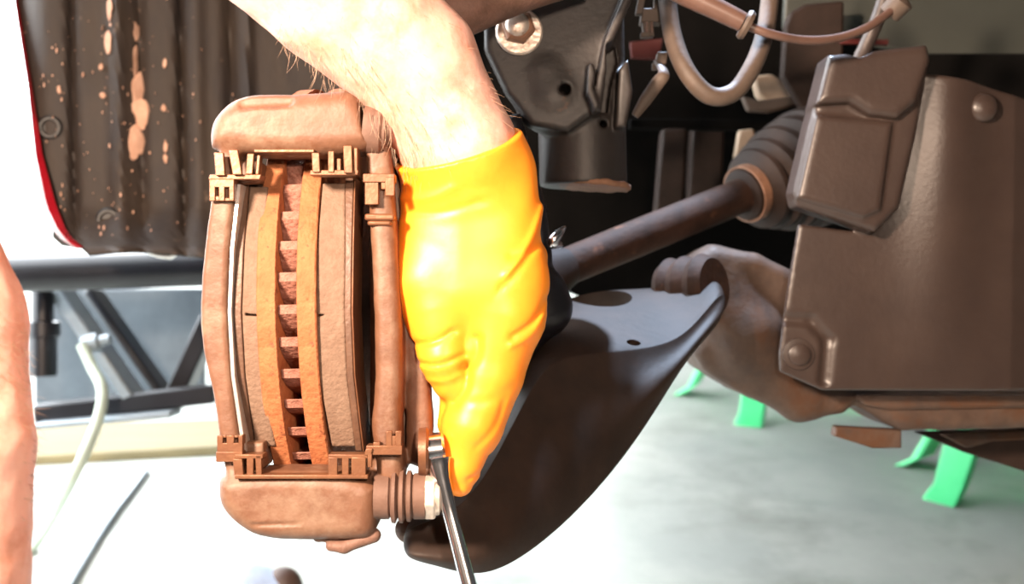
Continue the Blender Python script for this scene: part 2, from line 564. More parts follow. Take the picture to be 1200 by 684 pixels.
# curved vane, shared mesh, swept inwards
NV = 50
vane_me = None
for k in range(NV):
    ang = 2 * math.pi * k / NV + 0.02
    if vane_me is None:
        V, Fc = [], []
        rows = [(RR - 0.0035, 0.0), (RR - 0.011, -0.058), (RR - 0.024, -0.145), (RR - 0.036, -0.24), (ri + 0.002, -0.36)]
        for (r, a) in rows:
            hw = 0.0024 / r
            for (s, q) in ((-0.0052, -hw), (-0.0052, hw), (0.005, hw), (0.005, -hw)):
                V.append((s, r * math.sin(a + q), r * math.cos(a + q)))
        for i in range(len(rows) - 1):
            for j in range(4):
                Fc.append((i * 4 + j, i * 4 + (j + 1) % 4, (i + 1) * 4 + (j + 1) % 4, (i + 1) * 4 + j))
        Fc.append((0, 1, 2, 3)); Fc.append((19, 18, 17, 16))
        vane_me = bpy.data.meshes.new('vane')
        vane_me.from_pydata(V, [], Fc)
        bm = bmesh.new(); bm.from_mesh(vane_me); bmesh.ops.recalc_face_normals(bm, faces=bm.faces)
        bmesh.ops.bevel(bm, geom=[e for e in bm.edges if e.calc_face_angle(0) > 1.0], offset=0.0006, segments=1, affect='EDGES')
        bm.to_mesh(vane_me); bm.free()
        vane_me.materials.append(M['rust_vane'])
    o = bpy.data.objects.new('vane', vane_me)
    link(o, rotor)
    def dirw(v):
        return Vector((v[0], v[1] * SP + v[2] * CP, v[1] * CP - v[2] * SP))
    ca, sa = math.cos(ang), math.sin(ang)
    ex = dirw(AX); ey = dirw(UP * ca - RD * sa); ez = dirw(UP * sa + RD * ca)
    hw_ = Vector(to_world(HUB)[0])
    mw = Matrix((ex, ey, ez)).transposed().to_4x4()
    mw.translation = hw_
    o.matrix_world = mw

# ------------------------------------------------------------------ brake pads
def smooth_x(p, y):
    return float(np.interp(y, [q[1] for q in p], [q[0] for q in p]))
def curved(name, poly, z0, z1, material, parent, bev, fac=0.8):
    s = D0 / F; n = len(poly); V = []
    for z in (z0, z1):
        for (x, y) in poly:
            V.append(((x - CX) * s, -(y - CY) * s, D0 + (z + fac * float(arc_z(np.array(y)))) * s))
    h = n // 2
    Fc = []
    for i in range(h - 1):
        a, b, c1, d1 = i, i + 1, n - 2 - i, n - 1 - i
        Fc.append((a, b, c1, d1)); Fc.append((n + a, n + d1, n + c1, n + b))
    for i in range(n):
        Fc.append((i, (i + 1) % n, n + (i + 1) % n, n + i))
    return mesh(name, V, Fc, material, parent, bevel=bev * s)
def arc_z(Y):
    t = np.clip(np.abs(Y - 368) * D0 / F, 0, RR * 0.95)
    return (RR - np.sqrt(RR * RR - t * t)) * F / D0
def deep(p, z):
    return [(CX + (x - CX) * (1 + arc_z(np.array(y)) * z / F), CY + (y - CY) * (1 + arc_z(np.array(y)) * z / F)) for (x, y) in p]
def dense(p, n=5):
    out = []
    for (a, b) in zip(p[:-1], p[1:]):
        for k in range(n):
            out.append((a[0] + (b[0] - a[0]) * k / n, a[1] + (b[1] - a[1]) * k / n))
    return out + [p[-1]]
def pad(label, fr_l, fr_r, pl_l, pl_r, slot, sides):
    t = thing('brake_pad', label, 'brake pad', 'brake pads in the caliper')
    raw_l = dense(pl_l)
    fr_l, fr_r, pl_l, pl_r = [deep(dense([(x, q[1]) for (x, q) in zip([smooth_x(p, q[1]) for q in p], p)]), 0.8) for p in (fr_l, fr_r, pl_l, pl_r)]
    zfa = lambda X, Y: 0.8 * arc_z(Y)
    f = minus(slab(fr_l + fr_r[::-1], 4, 70, 2.0, zfa), [slab(slot, -20, 14, 0.3)], 0.5)
    xs = [p[0] for p in fr_l + fr_r]
    sdf('friction_block', f, (min(xs) - 4, 205, -2), (max(xs) + 4, 545, 130), D0, 1.4, M['friction'], t)
    curved('backing_plate', pl_l + pl_r[::-1], 2, 80, M['plate'], t, 1.2)
    if sides == 'L':
        sh = deep([(x - 5, y) for (x, y) in raw_l] + [(x - 0.6, y) for (x, y) in raw_l[::-1]], 0.3)
        curved('edge_strip', sh, -5, 60, M['edge_strip'], t, 0.6, 0.3)  # white line of light built as a thin sliver beside the plate
    else:
        sh = [(x + 0.8, y) for (x, y) in pl_r] + [(x + 2.6, y) for (x, y) in pl_r[::-1]]
        curved('edge_strip', sh, 0, 76, M['clip'], t, 0.5)
    return t
pad('outer brake pad on the left side of the rusty rotor',
    [(291, 218), (285, 290), (282, 365), (286, 440), (298, 524)], [(313, 218), (307, 290), (303, 365), (307, 440), (322, 524)],
    [(284, 216), (276, 290), (273, 365), (277, 440), (290, 529)], [(291, 216), (285, 290), (282, 365), (286, 440), (298, 529)],
    [(286, 367), (301, 368.5), (301, 370.5), (286, 370)], 'L')
pad('inner brake pad on the right side of the rusty rotor',
    [(377, 214), (371, 290), (369, 365), (373, 440), (388, 524)], [(404, 214), (404, 290), (403, 365), (406, 440), (416, 524)],
    [(404, 208), (404, 290), (403, 365), (406, 440), (416, 529)], [(414, 208), (412, 290), (411, 365), (414, 440), (424, 529)],
    [(366, 368), (379, 368.5), (379, 370), (366, 371)], 'R')

# ------------------------------------------------------------------ brake caliper
cal = thing('brake_caliper', 'dusty brown brake caliper straddling the rotor in the foreground', 'brake caliper')
T = [(248, 180), (242, 160), (249, 134), (272, 114), (300, 108), (345, 109), (390, 105), (414, 104), (428, 118), (438, 150), (440, 182)]
B = [(258, 552), (253, 575), (260, 600), (284, 622), (315, 634), (400, 634), (438, 632), (442, 600), (442, 552)]
O = [(256, 165), (280, 165), (275, 215), (267, 290), (264, 360), (268, 430), (277, 500), (286, 565), (264, 565), (255, 510), (249, 465), (239, 425), (233, 385), (234, 330), (242, 255)]
I = [(418, 112), (462, 150), (474, 300), (486, 470), (470, 560), (440, 615), (424, 600), (424, 180)]
body = union([slab(chaikin(T), -8, 74, 24), slab(chaikin(B), -8, 74, 20), slab(chaikin(O), 2, 58, 7), slab(I, 62, 150, 14)], 9)
body = minus(body, [cap((286, 121, -7), 8, (338, 118, -7), 8), cap((297, 614, -7), 2.2, (352, 612, -8), 1.6),
                    slab([(425, 120), (431, 140), (432, 165), (428, 165), (422, 140), (420, 122)], -30, 40, 1)], 3)
body = lumpy(body, 0.4, 34, 1.0)
sdf('caliper_housing', body, (228, 98, -12), (492, 640, 154), D0, 2.0, M['cast'], cal)
XR = (c(601, 342, D0) - c(600, 342, D0))[0]     # one px at D0
ax0 = np.array([1.0, 0, 0.05])
zz = lambda z: D0 + z * D0 / F
def cc(x, y, z):                                # px at D0 with depth offset px, orthographic
    return np.array([(x - CX) * XR, -(y - CY) * XR, D0 + z * XR])
lathe('guide_pin_boot', cc(424, 147, 22), (1, -0.08, 0.05), [(t * XR, r * XR) for (t, r) in ((0, 20), (0, 29), (8, 31), (20, 31), (23, 28), (26, 28), (27, 22), (34, 21), (35, 0))], M['rubber_boot'], cal, n=40)
b = lathe('guide_pin_boot', cc(437, 584, 16), (1, -0.01, 0.05), [(t * XR, r * XR) for (t, r) in ((0, 20), (0, 27), (17, 27), (19, 24), (21, 31), (25, 32), (28, 25), (30, 31), (34, 31.5), (37, 25), (39, 30), (43, 30), (45, 25), (47, 27), (60, 27), (61, 20))], M['rubber_boot'], cal, n=44)
bo = lathe('guide_pin_bolt', cc(497, 583, 17), (1, -0.01, 0.05), [(t * XR, r * XR) for (t, r) in ((0, 22), (0, 28.5), (11, 28.5), (13, 25))], M['zinc'], cal, n=6, phase=0.25, smooth=False, bevel=0.0006)
lathe('washer_face', cc(509, 583, 17), (1, -0.01, 0.05), [(t * XR, r * XR) for (t, r) in ((0, 20), (0, 24), (5, 23), (7, 18))], M['zinc'], bo, n=32)
spr = union([cap((386, 642, 10), 6, (402, 643, 10), 7), cap((402, 643, 10), 7, (436, 630, 14), 9), cap((370, 632, 14), 6, (392, 633, 16), 5), cap((402, 640, 20), 6, (420, 625, 30), 10)], 5)
sdf('bleeder_bracket', spr, (360, 618, -4), (450, 656, 45), D0, 1.6, M['cast_dark'], cal)

# ------------------------------------------------------------------ caliper bracket with its spring clips
brk = thing('caliper_bracket', 'brown cast bracket column right of the inner pad with folded steel clips', 'bracket')
col = [(432, 200), (456, 196), (462, 262), (466, 330), (470, 420), (467, 505), (470, 540), (474, 570), (440, 572), (438, 530), (432, 500), (438, 460), (437, 380), (434, 300), (430, 245)]
colf = union([slab(chaikin(col), 6, 60, 13), slab([(424, 150), (452, 150), (458, 205), (428, 205)], 14, 60, 8),
              slab([(246, 186), (300, 186), (300, 212), (248, 216)], 16, 70, 4), slab([(256, 520), (305, 520), (305, 552), (258, 548)], 16, 70, 4), slab([(466, 330), (488, 335), (498, 430), (503, 510), (496, 560), (472, 550), (470, 440)], 46, 90, 9)], 8)
sdf('bracket_casting', lumpy(colf, 0.6, 40, 4.0), (240, 145, 0), (524, 580, 96), D0, 2.0, M['cast'], brk)
lathe('mounting_lug', cc(489, 532, 22), (1, 0, 0.05), [(t * XR, r * XR) for (t, r) in ((0, 20), (0, 28), (9, 29), (12, 26), (12, 0))], M['clip'], brk, n=40)
# saddle strap on the column
boxes('strap', [(427, 250, 462, 258, 0, 30, 0), (430, 258, 458, 264, 2, 24, 0)], D0, M['clip'], brk, bevel=2.5)
def clip(lst):
    return boxes('retaining_clip', lst, D0, M['clip'], brk, bevel=0.9)
clip([(246, 205, 306, 211, -8, 18, 2), (256, 180, 267, 207, -13, -7, -2), (276, 177, 287, 206, -14, -8, -5), (290, 181, 298, 205, -10, -4, 2), (300, 182, 304, 205, -4, 10, 2),
      (247, 209, 276, 220, -7, 4), (247, 218, 254, 236, -7, -1), (258, 218, 265, 236, -7, -1), (254, 230, 259, 236, -6, 0), (270, 218, 276, 236, -7, 6), (264, 232, 271, 236, -5, 2)])
clip([(364, 200, 420, 206, -8, 18, 1), (368, 180, 377, 203, -11, -6, -1), (386, 178, 393, 203, -10, -5), (405, 172, 415, 204, -13, -7, -1), (395, 186, 400, 203, -4, 8), (415, 174, 420, 206, -8, 20)])
clip([(426, 204, 463, 214, -6, 16, 0), (428, 212, 444, 240, -4, 8), (452, 208, 463, 230, -7, -1), (447, 212, 455, 222, -4, 4)])
clip([(255, 528, 286, 540, -8, 12, 0), (256, 518, 286, 530, -7, 2), (256, 509, 263, 520, -7, -1), (263, 509, 267, 512, -7, -1), (267, 509, 276, 520, -7, -1), (276, 509, 281, 512, -7, -1), (281, 509, 286, 520, -7, 8),
      (277, 536, 288, 556, -10, -5, -2), (291, 534, 299, 556, -9, -4), (302, 532, 309, 556, -9, -2, -1), (277, 531, 310, 536, -9, 14)])
clip([(386, 531, 432, 536, -9, 14), (386, 534, 397, 556, -10, -5), (402, 534, 410, 556, -9, -4), (413, 534, 430, 556, -10, -5), (428, 524, 436, 532, -10, -4, 2), (432, 530, 437, 546, -10, -5)])
clip([(430, 521, 472, 532, -7, 14), (453, 504, 460, 523, -6, 0), (464, 504, 471, 523, -6, 0), (453, 510, 471, 523, -5, 0), (438, 517, 446, 523, -6, 4)])
boxes('ledge_plate', [(278, 554, 433, 559, -13, 20)], D0, M['clip'], brk, bevel=1.2)
boxes('ledge_plate', [(300, 176, 370, 180, -11, 18)], D0, M['clip'], brk, bevel=1.0)

# ------------------------------------------------------------------ steering knuckle behind the hand
kn = thing('steering_knuckle', 'black steering knuckle and ball joint boot hidden behind the gloved hand', 'knuckle')
kf = union([slab([(520, 150), (610, 130), (640, 240), (648, 300), (640, 400), (600, 450), (540, 420), (520, 300)], 0, 70, 14), cap((632, 345, 5), 34, (636, 360, 10), 36)], 12)
sdf('knuckle_casting', kf, (505, 120, -40), (690, 470, 80), 0.68, 3.0, M['lift_black'], kn)
tube('crescent_glint', [c(662, 266, 0.67), c(654, 274, 0.665), (c(648, 284, 0.665)), c(657, 287, 0.67)], [0.001, 0.003, 0.004, 0.002], M['chrome'], kn)  # chrome sliver added in the shape of a glint
tube('knuckle_arm', [c(470, 36, 0.62), c(545, 7, 0.62), c(610, -18, 0.63), c(690, -40, 0.64)], [0.016, 0.0165, 0.0155, 0.014], M['cast_dark'], kn, n=20)

# ------------------------------------------------------------------ wrench
wr = thing('wrench', 'chrome box-end wrench fitted on the bracket bolt under the gloved finger', 'wrench')
DW = 0.525
sw = DW / F
lathe('box_end', c(501, 528, DW + 0.004), (1, 0.12, 0.05), [(t * sw, r * sw) for (t, r) in ((0, 12), (0, 19), (2, 21), (18, 20), (21, 17), (21, 9))], M['chrome'], wr, n=28)
tube('handle', [c(513, 538, DW), c(517, 560, DW - 0.002), c(527, 600, DW - 0.004), c(540, 650, DW - 0.008), c(556, 712, DW - 0.013), c(585, 830, DW - 0.02)],
     [0.0066, 0.0044, 0.0034, 0.0036, 0.0038, 0.004], M['chrome'], wr, n=12, squash=0.8)

# ------------------------------------------------------------------ person: gloved arm, other arm
per = thing('person', 'person reaching in with a bare hairy forearm and an orange rubber glove', 'person')
DA = 0.53
# forearm coming down from the top, closer to the camera towards the elbow
arm_f = union([cap((543, 190, 34), 66, (536, 168, 30), 68, 0.8), cap((536, 168, 30), 68, (486, 75, 0), 74, 0.85), cap((486, 75, 0), 74, (396, -6, -40), 86, 0.9), cap((396, -6, -40), 86, (290, -110, -90), 104, 0.95)], 10)
def arm_clean(X, Y, Z):
    r = arm_f(X, Y, Z)
    # tendon ridges along the wrist
    u = (X - 486) * 0.75 - (Y - 75) * 0.66
    r = r - 2.2 * np.exp(-((u - 8) / 9) ** 2) * (Z < 20) * np.clip((Y - 20) / 120, 0, 1)
    r = r - 1.8 * np.exp(-((u + 22) / 8) ** 2) * (Z < 20) * np.clip((Y - 20) / 120, 0, 1)
    return r
sdf('forearm', lumpy(arm_clean, 1.6, 60, 2.0), (170, -200, -200), (625, 262, 120), DA, 4.0, M['skin'], per, relax=2)

def glove_fn(X, Y, Z):
    hand = union([
        cap((512, 215, 40), 44, (500, 330, 34), 44, 0.9), cap((545, 215, 30), 52, (545, 340, 22), 52, 0.8),
        cap((584, 200, 36), 46, (588, 330, 30), 52, 0.85), cap((500, 330, 34), 42, (515, 375, 30), 40), cap((588, 330, 30), 52, (590, 372, 30), 50, 0.9)], 22)(X, Y, Z)
    # wrist of the glove, slightly larger than the arm
    cuff = union([cap((545, 215, 38), 68, (541, 180, 34), 75, 0.86), cap((541, 180, 34), 75, (528, 155, 28), 79, 0.87)], 10)(X, Y, Z)
    # cut at the cuff line
    g = (X - 540) * 0.27 + (Y - 176) * 0.96 + (Z - 10) * (0.38)
    cuff = smax(cuff, -g, 2)
    r = smin(hand, cuff, 14)
    # pointing finger
    idx = union([cap((588, 372, 30), 50, (574, 440, 24), 40), cap((574, 440, 24), 40, (553, 502, 18), 36), cap((553, 502, 18), 36, (541, 548, 14), 24), cap((541, 548, 14), 24, (538, 568, 12), 16)], 5)(X, Y, Z)
    # folded finger in front, knuckle low on the left, fingertip tucked back to the wrench
    mid = union([cap((515, 372, 26), 40, (520, 418, 14), 31), cap((520, 418, 14), 31, (530, 446, 20), 25), cap((530, 446, 20), 25, (538, 470, 60), 18)], 6)(X, Y, Z)
    low = union([cap((530, 470, 40), 17, (526, 500, 34), 15), cap((526, 500, 34), 15, (532, 540, 40), 13)], 4)(X, Y, Z)
    third = union([cap((545, 400, 60), 34, (560, 460, 72), 26), cap((560, 460, 72), 26, (550, 500, 76), 18)], 6)(X, Y, Z)
    thumb = union([cap((618, 300, 62), 26, (616, 380, 66), 24), cap((616, 380, 66), 24, (588, 450, 66), 18)], 6)(X, Y, Z)
    r = smin(r, mid, 12)
    r = smin(r, thumb, 12)
    r = smin(r, third, 10)
    r2 = smin(idx, low, 6)
    r = smin(r, r2, 7)
    # folds in the stretched rubber
    def fold(x0, y0, x1, y1, amp, wd, side):
        dx, dy = x1 - x0, y1 - y0
        L = math.hypot(dx, dy)
        t = ((X - x0) * dx + (Y - y0) * dy) / L / L
        q = ((X - x0) * -dy + (Y - y0) * dx) / L
        q = q - 6 * np.sin(np.clip(t, 0, 1) * math.pi)
        e = np.exp(-(q / wd) ** 2) * np.exp(-np.clip(np.abs(t - 0.5) - 0.5, 0, 9) ** 2 * 60) * (Z < 40)
        return amp * e
    for a in ((596, 322, 640, 236, -5, 6, 0), (590, 334, 640, 252, 4, 5, 0), (478, 402, 530, 388, 3, 4, 0), (486, 424, 540, 416, 3, 3.5, 0), (500, 446, 548, 432, -2, 4, 0),
              (546, 432, 560, 396, 5, 6, 0), (534, 472, 548, 430, 4, 5, 0), (602, 392, 640, 350, 2.5, 4, 0), (600, 404, 636, 372, -2, 4, 0), (550, 560, 572, 536, 2, 3, 0),
              (470, 230, 530, 224, -3, 6, 0), (474, 248, 560, 238, 2, 5, 0), (600, 300, 640, 276, 1.6, 5, 0), (560, 520, 590, 470, 1.5, 4, 0), (548, 470, 600, 452, 1.2, 6, 0)):
        r = r + fold(*a)
    return r
gl = sdf('glove', glove_fn, (440, 90, -60), (670, 596, 150), DA, 2.0, M['glove'], per, relax=1)

gl['label'] = 'bright orange rubber glove with wrinkled fingers'
# the other forearm at the left edge
DB = 0.42
oth = union([cap((-210, 120, 40), 110, (-84, 380, 10), 104, 0.9), cap((-84, 380, 10), 104, (-56, 520, -10), 94, 0.9), cap((-56, 520, -10), 94, (-54, 820, -30), 96, 0.9)], 12)
sdf('forearm', lumpy(oth, 1.5, 50, 5.0), (-260, 60, -140), (70, 860, 160), DB, 6.0, M['skin'], per, relax=2)

def hair(parent, d0, starts, name='arm_hair'):
    V, Fc = [], []
    for (x, y, z, dx, dy, ln) in starts:
        s = d0 / F
        p0 = np.array([(x - CX) * s, -(y - CY) * s, d0 + z * s])
        dv = np.array([dx, -dy, random.uniform(-0.5, 0.2)]); dv /= np.linalg.norm(dv)
        bend = np.array([random.uniform(-1, 1), random.uniform(-1, 0.2), random.uniform(-0.6, 0.6)])
        ln *= s
        pts = [p0, p0 + dv * ln * 0.5 + bend * ln * 0.08, p0 + dv * ln + bend * ln * 0.4]
        v, f = tube_geo(pts, [0.00012, 0.0001, 0.00003], 3, 2, 1.0, len(V))
        V += v; Fc += f
    o = mesh(name, V, Fc, M['hair'], parent)
    o['kind'] = 'stuff'
    return o
st = []
for i in range(420):
    t = random.random()
    # along the arm, on the camera side and both edges
    cxp = 396 + (543 - 396) * t; cyp = -6 + (175 + 6) * t; czp = -40 + 74 * t
    rr = (86 + (67 - 86) * t) * 0.99
    a = random.choice([random.uniform(-1.0, 0.35), random.uniform(-1.35, -0.4), random.uniform(0.5, 1.3)])
    nx, ny = 0.75, -0.66
    x = cxp + nx * rr * math.sin(a); y = cyp + ny * rr * math.sin(a); z = czp - rr * 0.85 * math.cos(a)
    st.append((x, y, z, 0.55 + nx * math.sin(a) * 0.9, 0.75 + ny * math.sin(a) * 0.9, random.uniform(12, 26)))
hair(per, DA, st)
st = []
for i in range(200):
    t = random.random()
    y = 300 + 300 * t
    cxp = np.interp(y, [300, 380, 520, 600], [-123, -84, -56, -56]); rr = np.interp(y, [300, 380, 520], [106, 104, 94])
    a = random.uniform(0.9, 1.6)
    st.append((cxp + rr * math.sin(a) * 0.97, y, 10 - rr * 0.9 * math.cos(a), 0.9, random.uniform(-0.4, 1.0), random.uniform(10, 26)))
hair(per, DB, st)

# shoe at the bottom edge
sh = thing('shoe', 'pale blue blurred shoe with a dark brown tip at the bottom edge below the caliper', 'shoe')
fp = floor_pt(300, 700)
dsh = 1.15
sdf('upper', union([cap((200, 720, 0), 42, (290, 700, 0), 38), cap((290, 700, 0), 38, (318, 702, 0), 34)], 10), (140, 640, -60), (370, 780, 60), dsh, 4, M['denim'], sh, relax=2)
sdf('toe_cap', union([cap((332, 686, 0), 22, (340, 720, 0), 24)], 10), (290, 640, -60), (380, 780, 60), dsh, 3, M['brown'], sh, relax=2)

# ------------------------------------------------------------------ lower control arm
ca_ = thing('control_arm', 'black stamped lower control arm running diagonally behind the glove', 'control arm')
E = [(470, 622, .555), (500, 612, .555), (548, 592, .565), (585, 530, .60), (622, 455, .64), (648, 416, .665), (720, 412, .685), (788, 404, .705), (818, 376, .73), (850, 335, .76)]
Lc = [(470, 655, .55), (510, 662, .55), (562, 681, .555), (616, 656, .585), (672, 610, .622), (722, 555, .655), (762, 496, .678), (790, 446, .698), (814, 410, .726), (852, 372, .76)]
Bk = [(475, 600, .60), (520, 580, .61), (566, 520, .64), (590, 455, .69), (622, 395, .74), (645, 340, .79), (700, 326, .81), (755, 326, .81), (806, 322, .80), (850, 318, .79)]
secs = []
for (e, l, b) in zip(E, Lc, Bk):
    e, l, b = c(*e), c(*l), c(*b)
    tow = np.array([0, 0, -1.0])
    m1 = e * 0.66 + l * 0.34 + tow * 0.002
    m2 = e * 0.34 + l * 0.66 + tow * 0.015
    un = l * 0.75 + b * 0.25 + np.array([0, -0.004, 0.01])
    ub = b + np.array([0, -0.03, 0.004])
    secs.append([b, b * 0.5 + e * 0.5 + np.array([0, 0.002, 0]), e * 0.96 + b * 0.04, e, e * 0.94 + m1 * 0.06, m1, m2, l * 0.9 + m2 * 0.1, l, un, ub])
V, Fc = [], []
ns = len(secs[0])
for s_ in secs:
    V += s_
for i in range(len(secs) - 1):
    for k in range(ns):
        Fc.append((i * ns + k, i * ns + (k + 1) % ns, (i + 1) * ns + (k + 1) % ns, (i + 1) * ns + k))
Fc.append(tuple(range(ns))); Fc.append(tuple((len(secs) - 1) * ns + k for k in range(ns)))
armo = mesh('stamped_arm', V, Fc, M['arm'], ca_, subsurf=3)
def cut(o, cutter):
    md = o.modifiers.new('hole', 'BOOLEAN'); md.operation = 'DIFFERENCE'; md.object = cutter; md.solver = 'EXACT'
    dg = bpy.context.evaluated_depsgraph_get()
    me = bpy.data.meshes.new_from_object(o.evaluated_get(dg))
    o.modifiers.clear(); o.data = me
    bpy.data.objects.remove(cutter)
    for p in me.polygons: p.use_smooth = True
    me.set_sharp_from_angle(angle=math.radians(45))
nrm_top = np.array([0.05, 0.92, -0.38])
hole = lathe('cutter', c(704, 352, 0.775) - nrm_top * 0.03, nrm_top, [(0, 0.0215), (0.06, 0.0215)], M['arm'], n=40)
bpy.context.view_layer.update()
cut(armo, hole)
hole = lathe('cutter', c(743, 397, 0.70) - nrm_top * 0.03, nrm_top, [(0, 0.0045), (0.06, 0.0045)], M['arm'], n=24)
bpy.context.view_layer.update()
cut(armo, hole)
bj = union([cap((478, 622, 10), 16, (530, 628, 10), 30, 1.2), cap((500, 640, 20), 18, (545, 640, 20), 22)], 10)
sdf('ball_joint_end', bj, (450, 590, -40), (580, 672, 60), 0.575, 2.0, M['cast_dark'], ca_, relax=2)
lathe('bushing', c(812, 338, 0.79), (0.75, 0.1, -0.65), [(-0.022, 0.010), (-0.022, 0.020), (-0.016, 0.024), (-0.010, 0.021), (-0.004, 0.024), (0.004, 0.021), (0.010, 0.024), (0.018, 0.02), (0.018, 0.006)], M['axle'], ca_, n=36)

# ------------------------------------------------------------------ strut
DS = 0.70
stt = thing('suspension_strut', 'black painted suspension strut with clevis bracket at top centre', 'strut')
def tubef(X, Y, Z):
    r = np.sqrt((X - 684 - (Y - 100) * 0.02) ** 2 + (Z - 45) ** 2) - 53
    return smax(r, np.abs(Y - 60) - 154, 3)
def fl_(X, Y, Z):
    yy = Y - (212 + (X - 690) * 0.07)
    r = np.sqrt((X - 692) ** 2 + (Z - 45) ** 2) - 52
    return smax(r, np.abs(yy) - 4, 3)
br = slab([(566, -60), (738, -60), (734, 5), (708, 55), (698, 95), (692, 138), (664, 158), (622, 150), (592, 112), (568, 62)], -24, 6, 7)
bul = cap((648, 112, 6), 46, (640, 90, 6), 44, 0.75)
rib1 = slab([(728, -60), (742, -60), (738, 5), (716, 55), (706, 98), (701, 138), (691, 138), (697, 95), (705, 55), (728, 0)], -46, 24, 4)
rib2 = slab([(724, 84), (734, 72), (740, 110), (732, 152), (720, 152)], -20, 40, 4)
tabf = slab([(686, 84), (692, 84), (694, 96), (692, 112), (698, 132), (694, 138), (684, 116)], -50, -10, 2)
sf = union([tubef, br, bul, rib1, rib2, tabf], 5)
flat = lambda X, Y, Z: -(Z + 27)          # the bulge has a pressed flat
sf = minus(sf, [cap((661, 109, -120), 6.5, (661, 109, 20), 6.5), cap((707, 145, -60), 4.5, (707, 145, 40), 4.5), slab([(706, 62), (722, 52), (724, 70), (716, 100), (712, 132), (703, 132), (708, 98)], -80, 20, 1)], 1.5)
sf2 = lambda X, Y, Z: smax(sf(X, Y, Z), -(Z + 34) * np.where((X > 585) & (X < 690) & (Y > 70) & (Y < 160), 1, 0) - np.where((X > 585) & (X < 690) & (Y > 70) & (Y < 160), 0, 100), 0.5)
sdf('strut_body', sf, (556, -60, -60), (752, 225, 110), DS, 2.2, M['strut'], stt)
sdf('bottom_flange', lumpy(fl_, 0.8, 20), (630, 195, -15), (756, 230, 110), DS, 1.8, M['strut_rust'], stt)
sds = DS / F
def cs(x, y, z):
    return np.array([(x - CX) * sds, -(y - CY) * sds, DS + z * sds])
bolt = thing('strut_bolt', 'large flanged hex bolt with washer on the strut bracket', 'bolt')
lathe('washer', cs(608, 44, -25), (0.05, 0, -1), [(t * sds, r * sds) for (t, r) in ((0, 10), (0, 25), (2, 27), (6, 27), (8, 25), (8, 15))], M['zinc'], bolt, n=48)
lathe('hex_head', cs(607, 41, -32), (0.05, 0.02, -1), [(t * sds, r * sds) for (t, r) in ((0, 17), (0, 19.5), (13, 19.5), (16, 16), (16, 0.1))], M['strut_rust'], bolt, n=6, phase=0.2, smooth=False, bevel=0.0005)
lathe('head_dome', cs(606, 40, -46), (0.05, 0.02, -1), [(t * sds, r * sds) for (t, r) in ((0, 14), (4, 13), (7, 9), (8, 0.2))], M['zinc'], bolt, n=32)

# ------------------------------------------------------------------ brake hose, sensor cable, ties
hz = thing('brake_hose', 'thick grey-brown rubber brake hose hanging in a loop', 'hose')
tube('hose_loop', [c(776, -60, .74), c(782, 0, .73), c(789, 45, .72), c(806, 86, .71), c(832, 112, .71), c(860, 108, .715), (c(882, 78, .72)), c(896, 40, .73), c(902, 0, .74), c(906, -60, .75)], 0.0060, M['hose'], hz, n=18)
cb = thing('sensor_cable', 'thin wheel sensor cable with fat sleeve and grommet crossing the hose', 'cable')
tube('sleeve', [c(770, -26, .70), c(800, -8, .70), c(838, 10, .70), c(870, 26, .70)], [0.0075, 0.0072, 0.0068, 0.0062], M['cable'], cb, n=18)
lathe('grommet', c(874, 29, .70), (0.87, -0.45, 0.0), [(-0.002, 0.004), (-0.002, 0.0088), (0.0, 0.0098), (0.0025, 0.0088), (0.0025, 0.004)], M['hose'], cb, n=30)
tube('wire', [c(874, 29, .70), c(900, 39, .70), c(940, 47, .71), c(980, 45, .72), c(1015, 33, .73), c(1040, 16, .74), c(1056, 2, .75)], [0.0029] * 7, M['cable'], cb, n=12)
lathe('end_clamp', c(1050, 8, .745), (0.5, 0.6, -0.5), [(-0.006, 0.004), (-0.006, 0.0078), (0.006, 0.0085), (0.008, 0.004)], M['hose'], cb, n=24)
ct = thing('cable_tie', 'frayed grey plastic cable tie dangling beside the strut', 'cable tie')
tube('tie_strap', [c(744, 136, .73), c(756, 118, .73), c(770, 98, .73), c(778, 86, .73), c(770, 72, .74)], [0.0025, 0.0042, 0.0045, 0.004, 0.003], M['hose'], ct, n=8, squash=0.5)
boxes('tie_head', [(768, 62, 780, 76, -6, 8, 2), (764, 74, 774, 82, -4, 4)], 0.74, M['hose'], ct)
cn = thing('wiring_clip', 'small grey wiring clip beside the top of the hose', 'clip')
boxes('clip_body', [(750, 12, 775, 28, -10, 14, 2), (754, 26, 766, 44, -8, 8, -2), (750, 40, 760, 46, -12, 0), (744, -14, 752, 18, -8, 4, 6), (766, -16, 774, 12, -6, 6)], 0.74, M['hose'], cn, bevel=1.2)
boxes('latch', [(755, 28, 758, 40, -11, -6), (761, 28, 764, 40, -11, -6)], 0.74, M['cable'], cn)

# ------------------------------------------------------------------ drive axle
ax = thing('drive_axle', 'rusty drive axle shaft with ribbed rubber boot behind the strut', 'axle')
p0 = c(640, 322, .80); p1 = c(872, 228, .90)
tube('shaft', [p0, p0 * .5 + p1 * .5, p1], [0.0135, 0.0142, 0.0142], M['axle'], ax, n=24, sub=3)
adir = (p1 - p0) / np.linalg.norm(p1 - p0)
tube('joint_stub', [c(600, 338, .775), p0, p0 + adir * 0.02], [0.022, 0.020, 0.0142], M['cvboot'], ax, n=24, sub=1)
prof = [(0.0, 0.0145), (0.002, 0.021), (0.013, 0.022), (0.014, 0.024), (0.018, 0.033), (0.022, 0.034), (0.026, 0.027), (0.031, 0.038), (0.036, 0.039), (0.041, 0.031), (0.046, 0.044), (0.052, 0.045), (0.058, 0.036), (0.064, 0.048), (0.075, 0.048), (0.078, 0.051), (0.12, 0.052), (0.125, 0.03)]
boot = lathe('rubber_boot', p1 - adir * 0.004, adir, prof, M['cvboot'], ax, n=48)
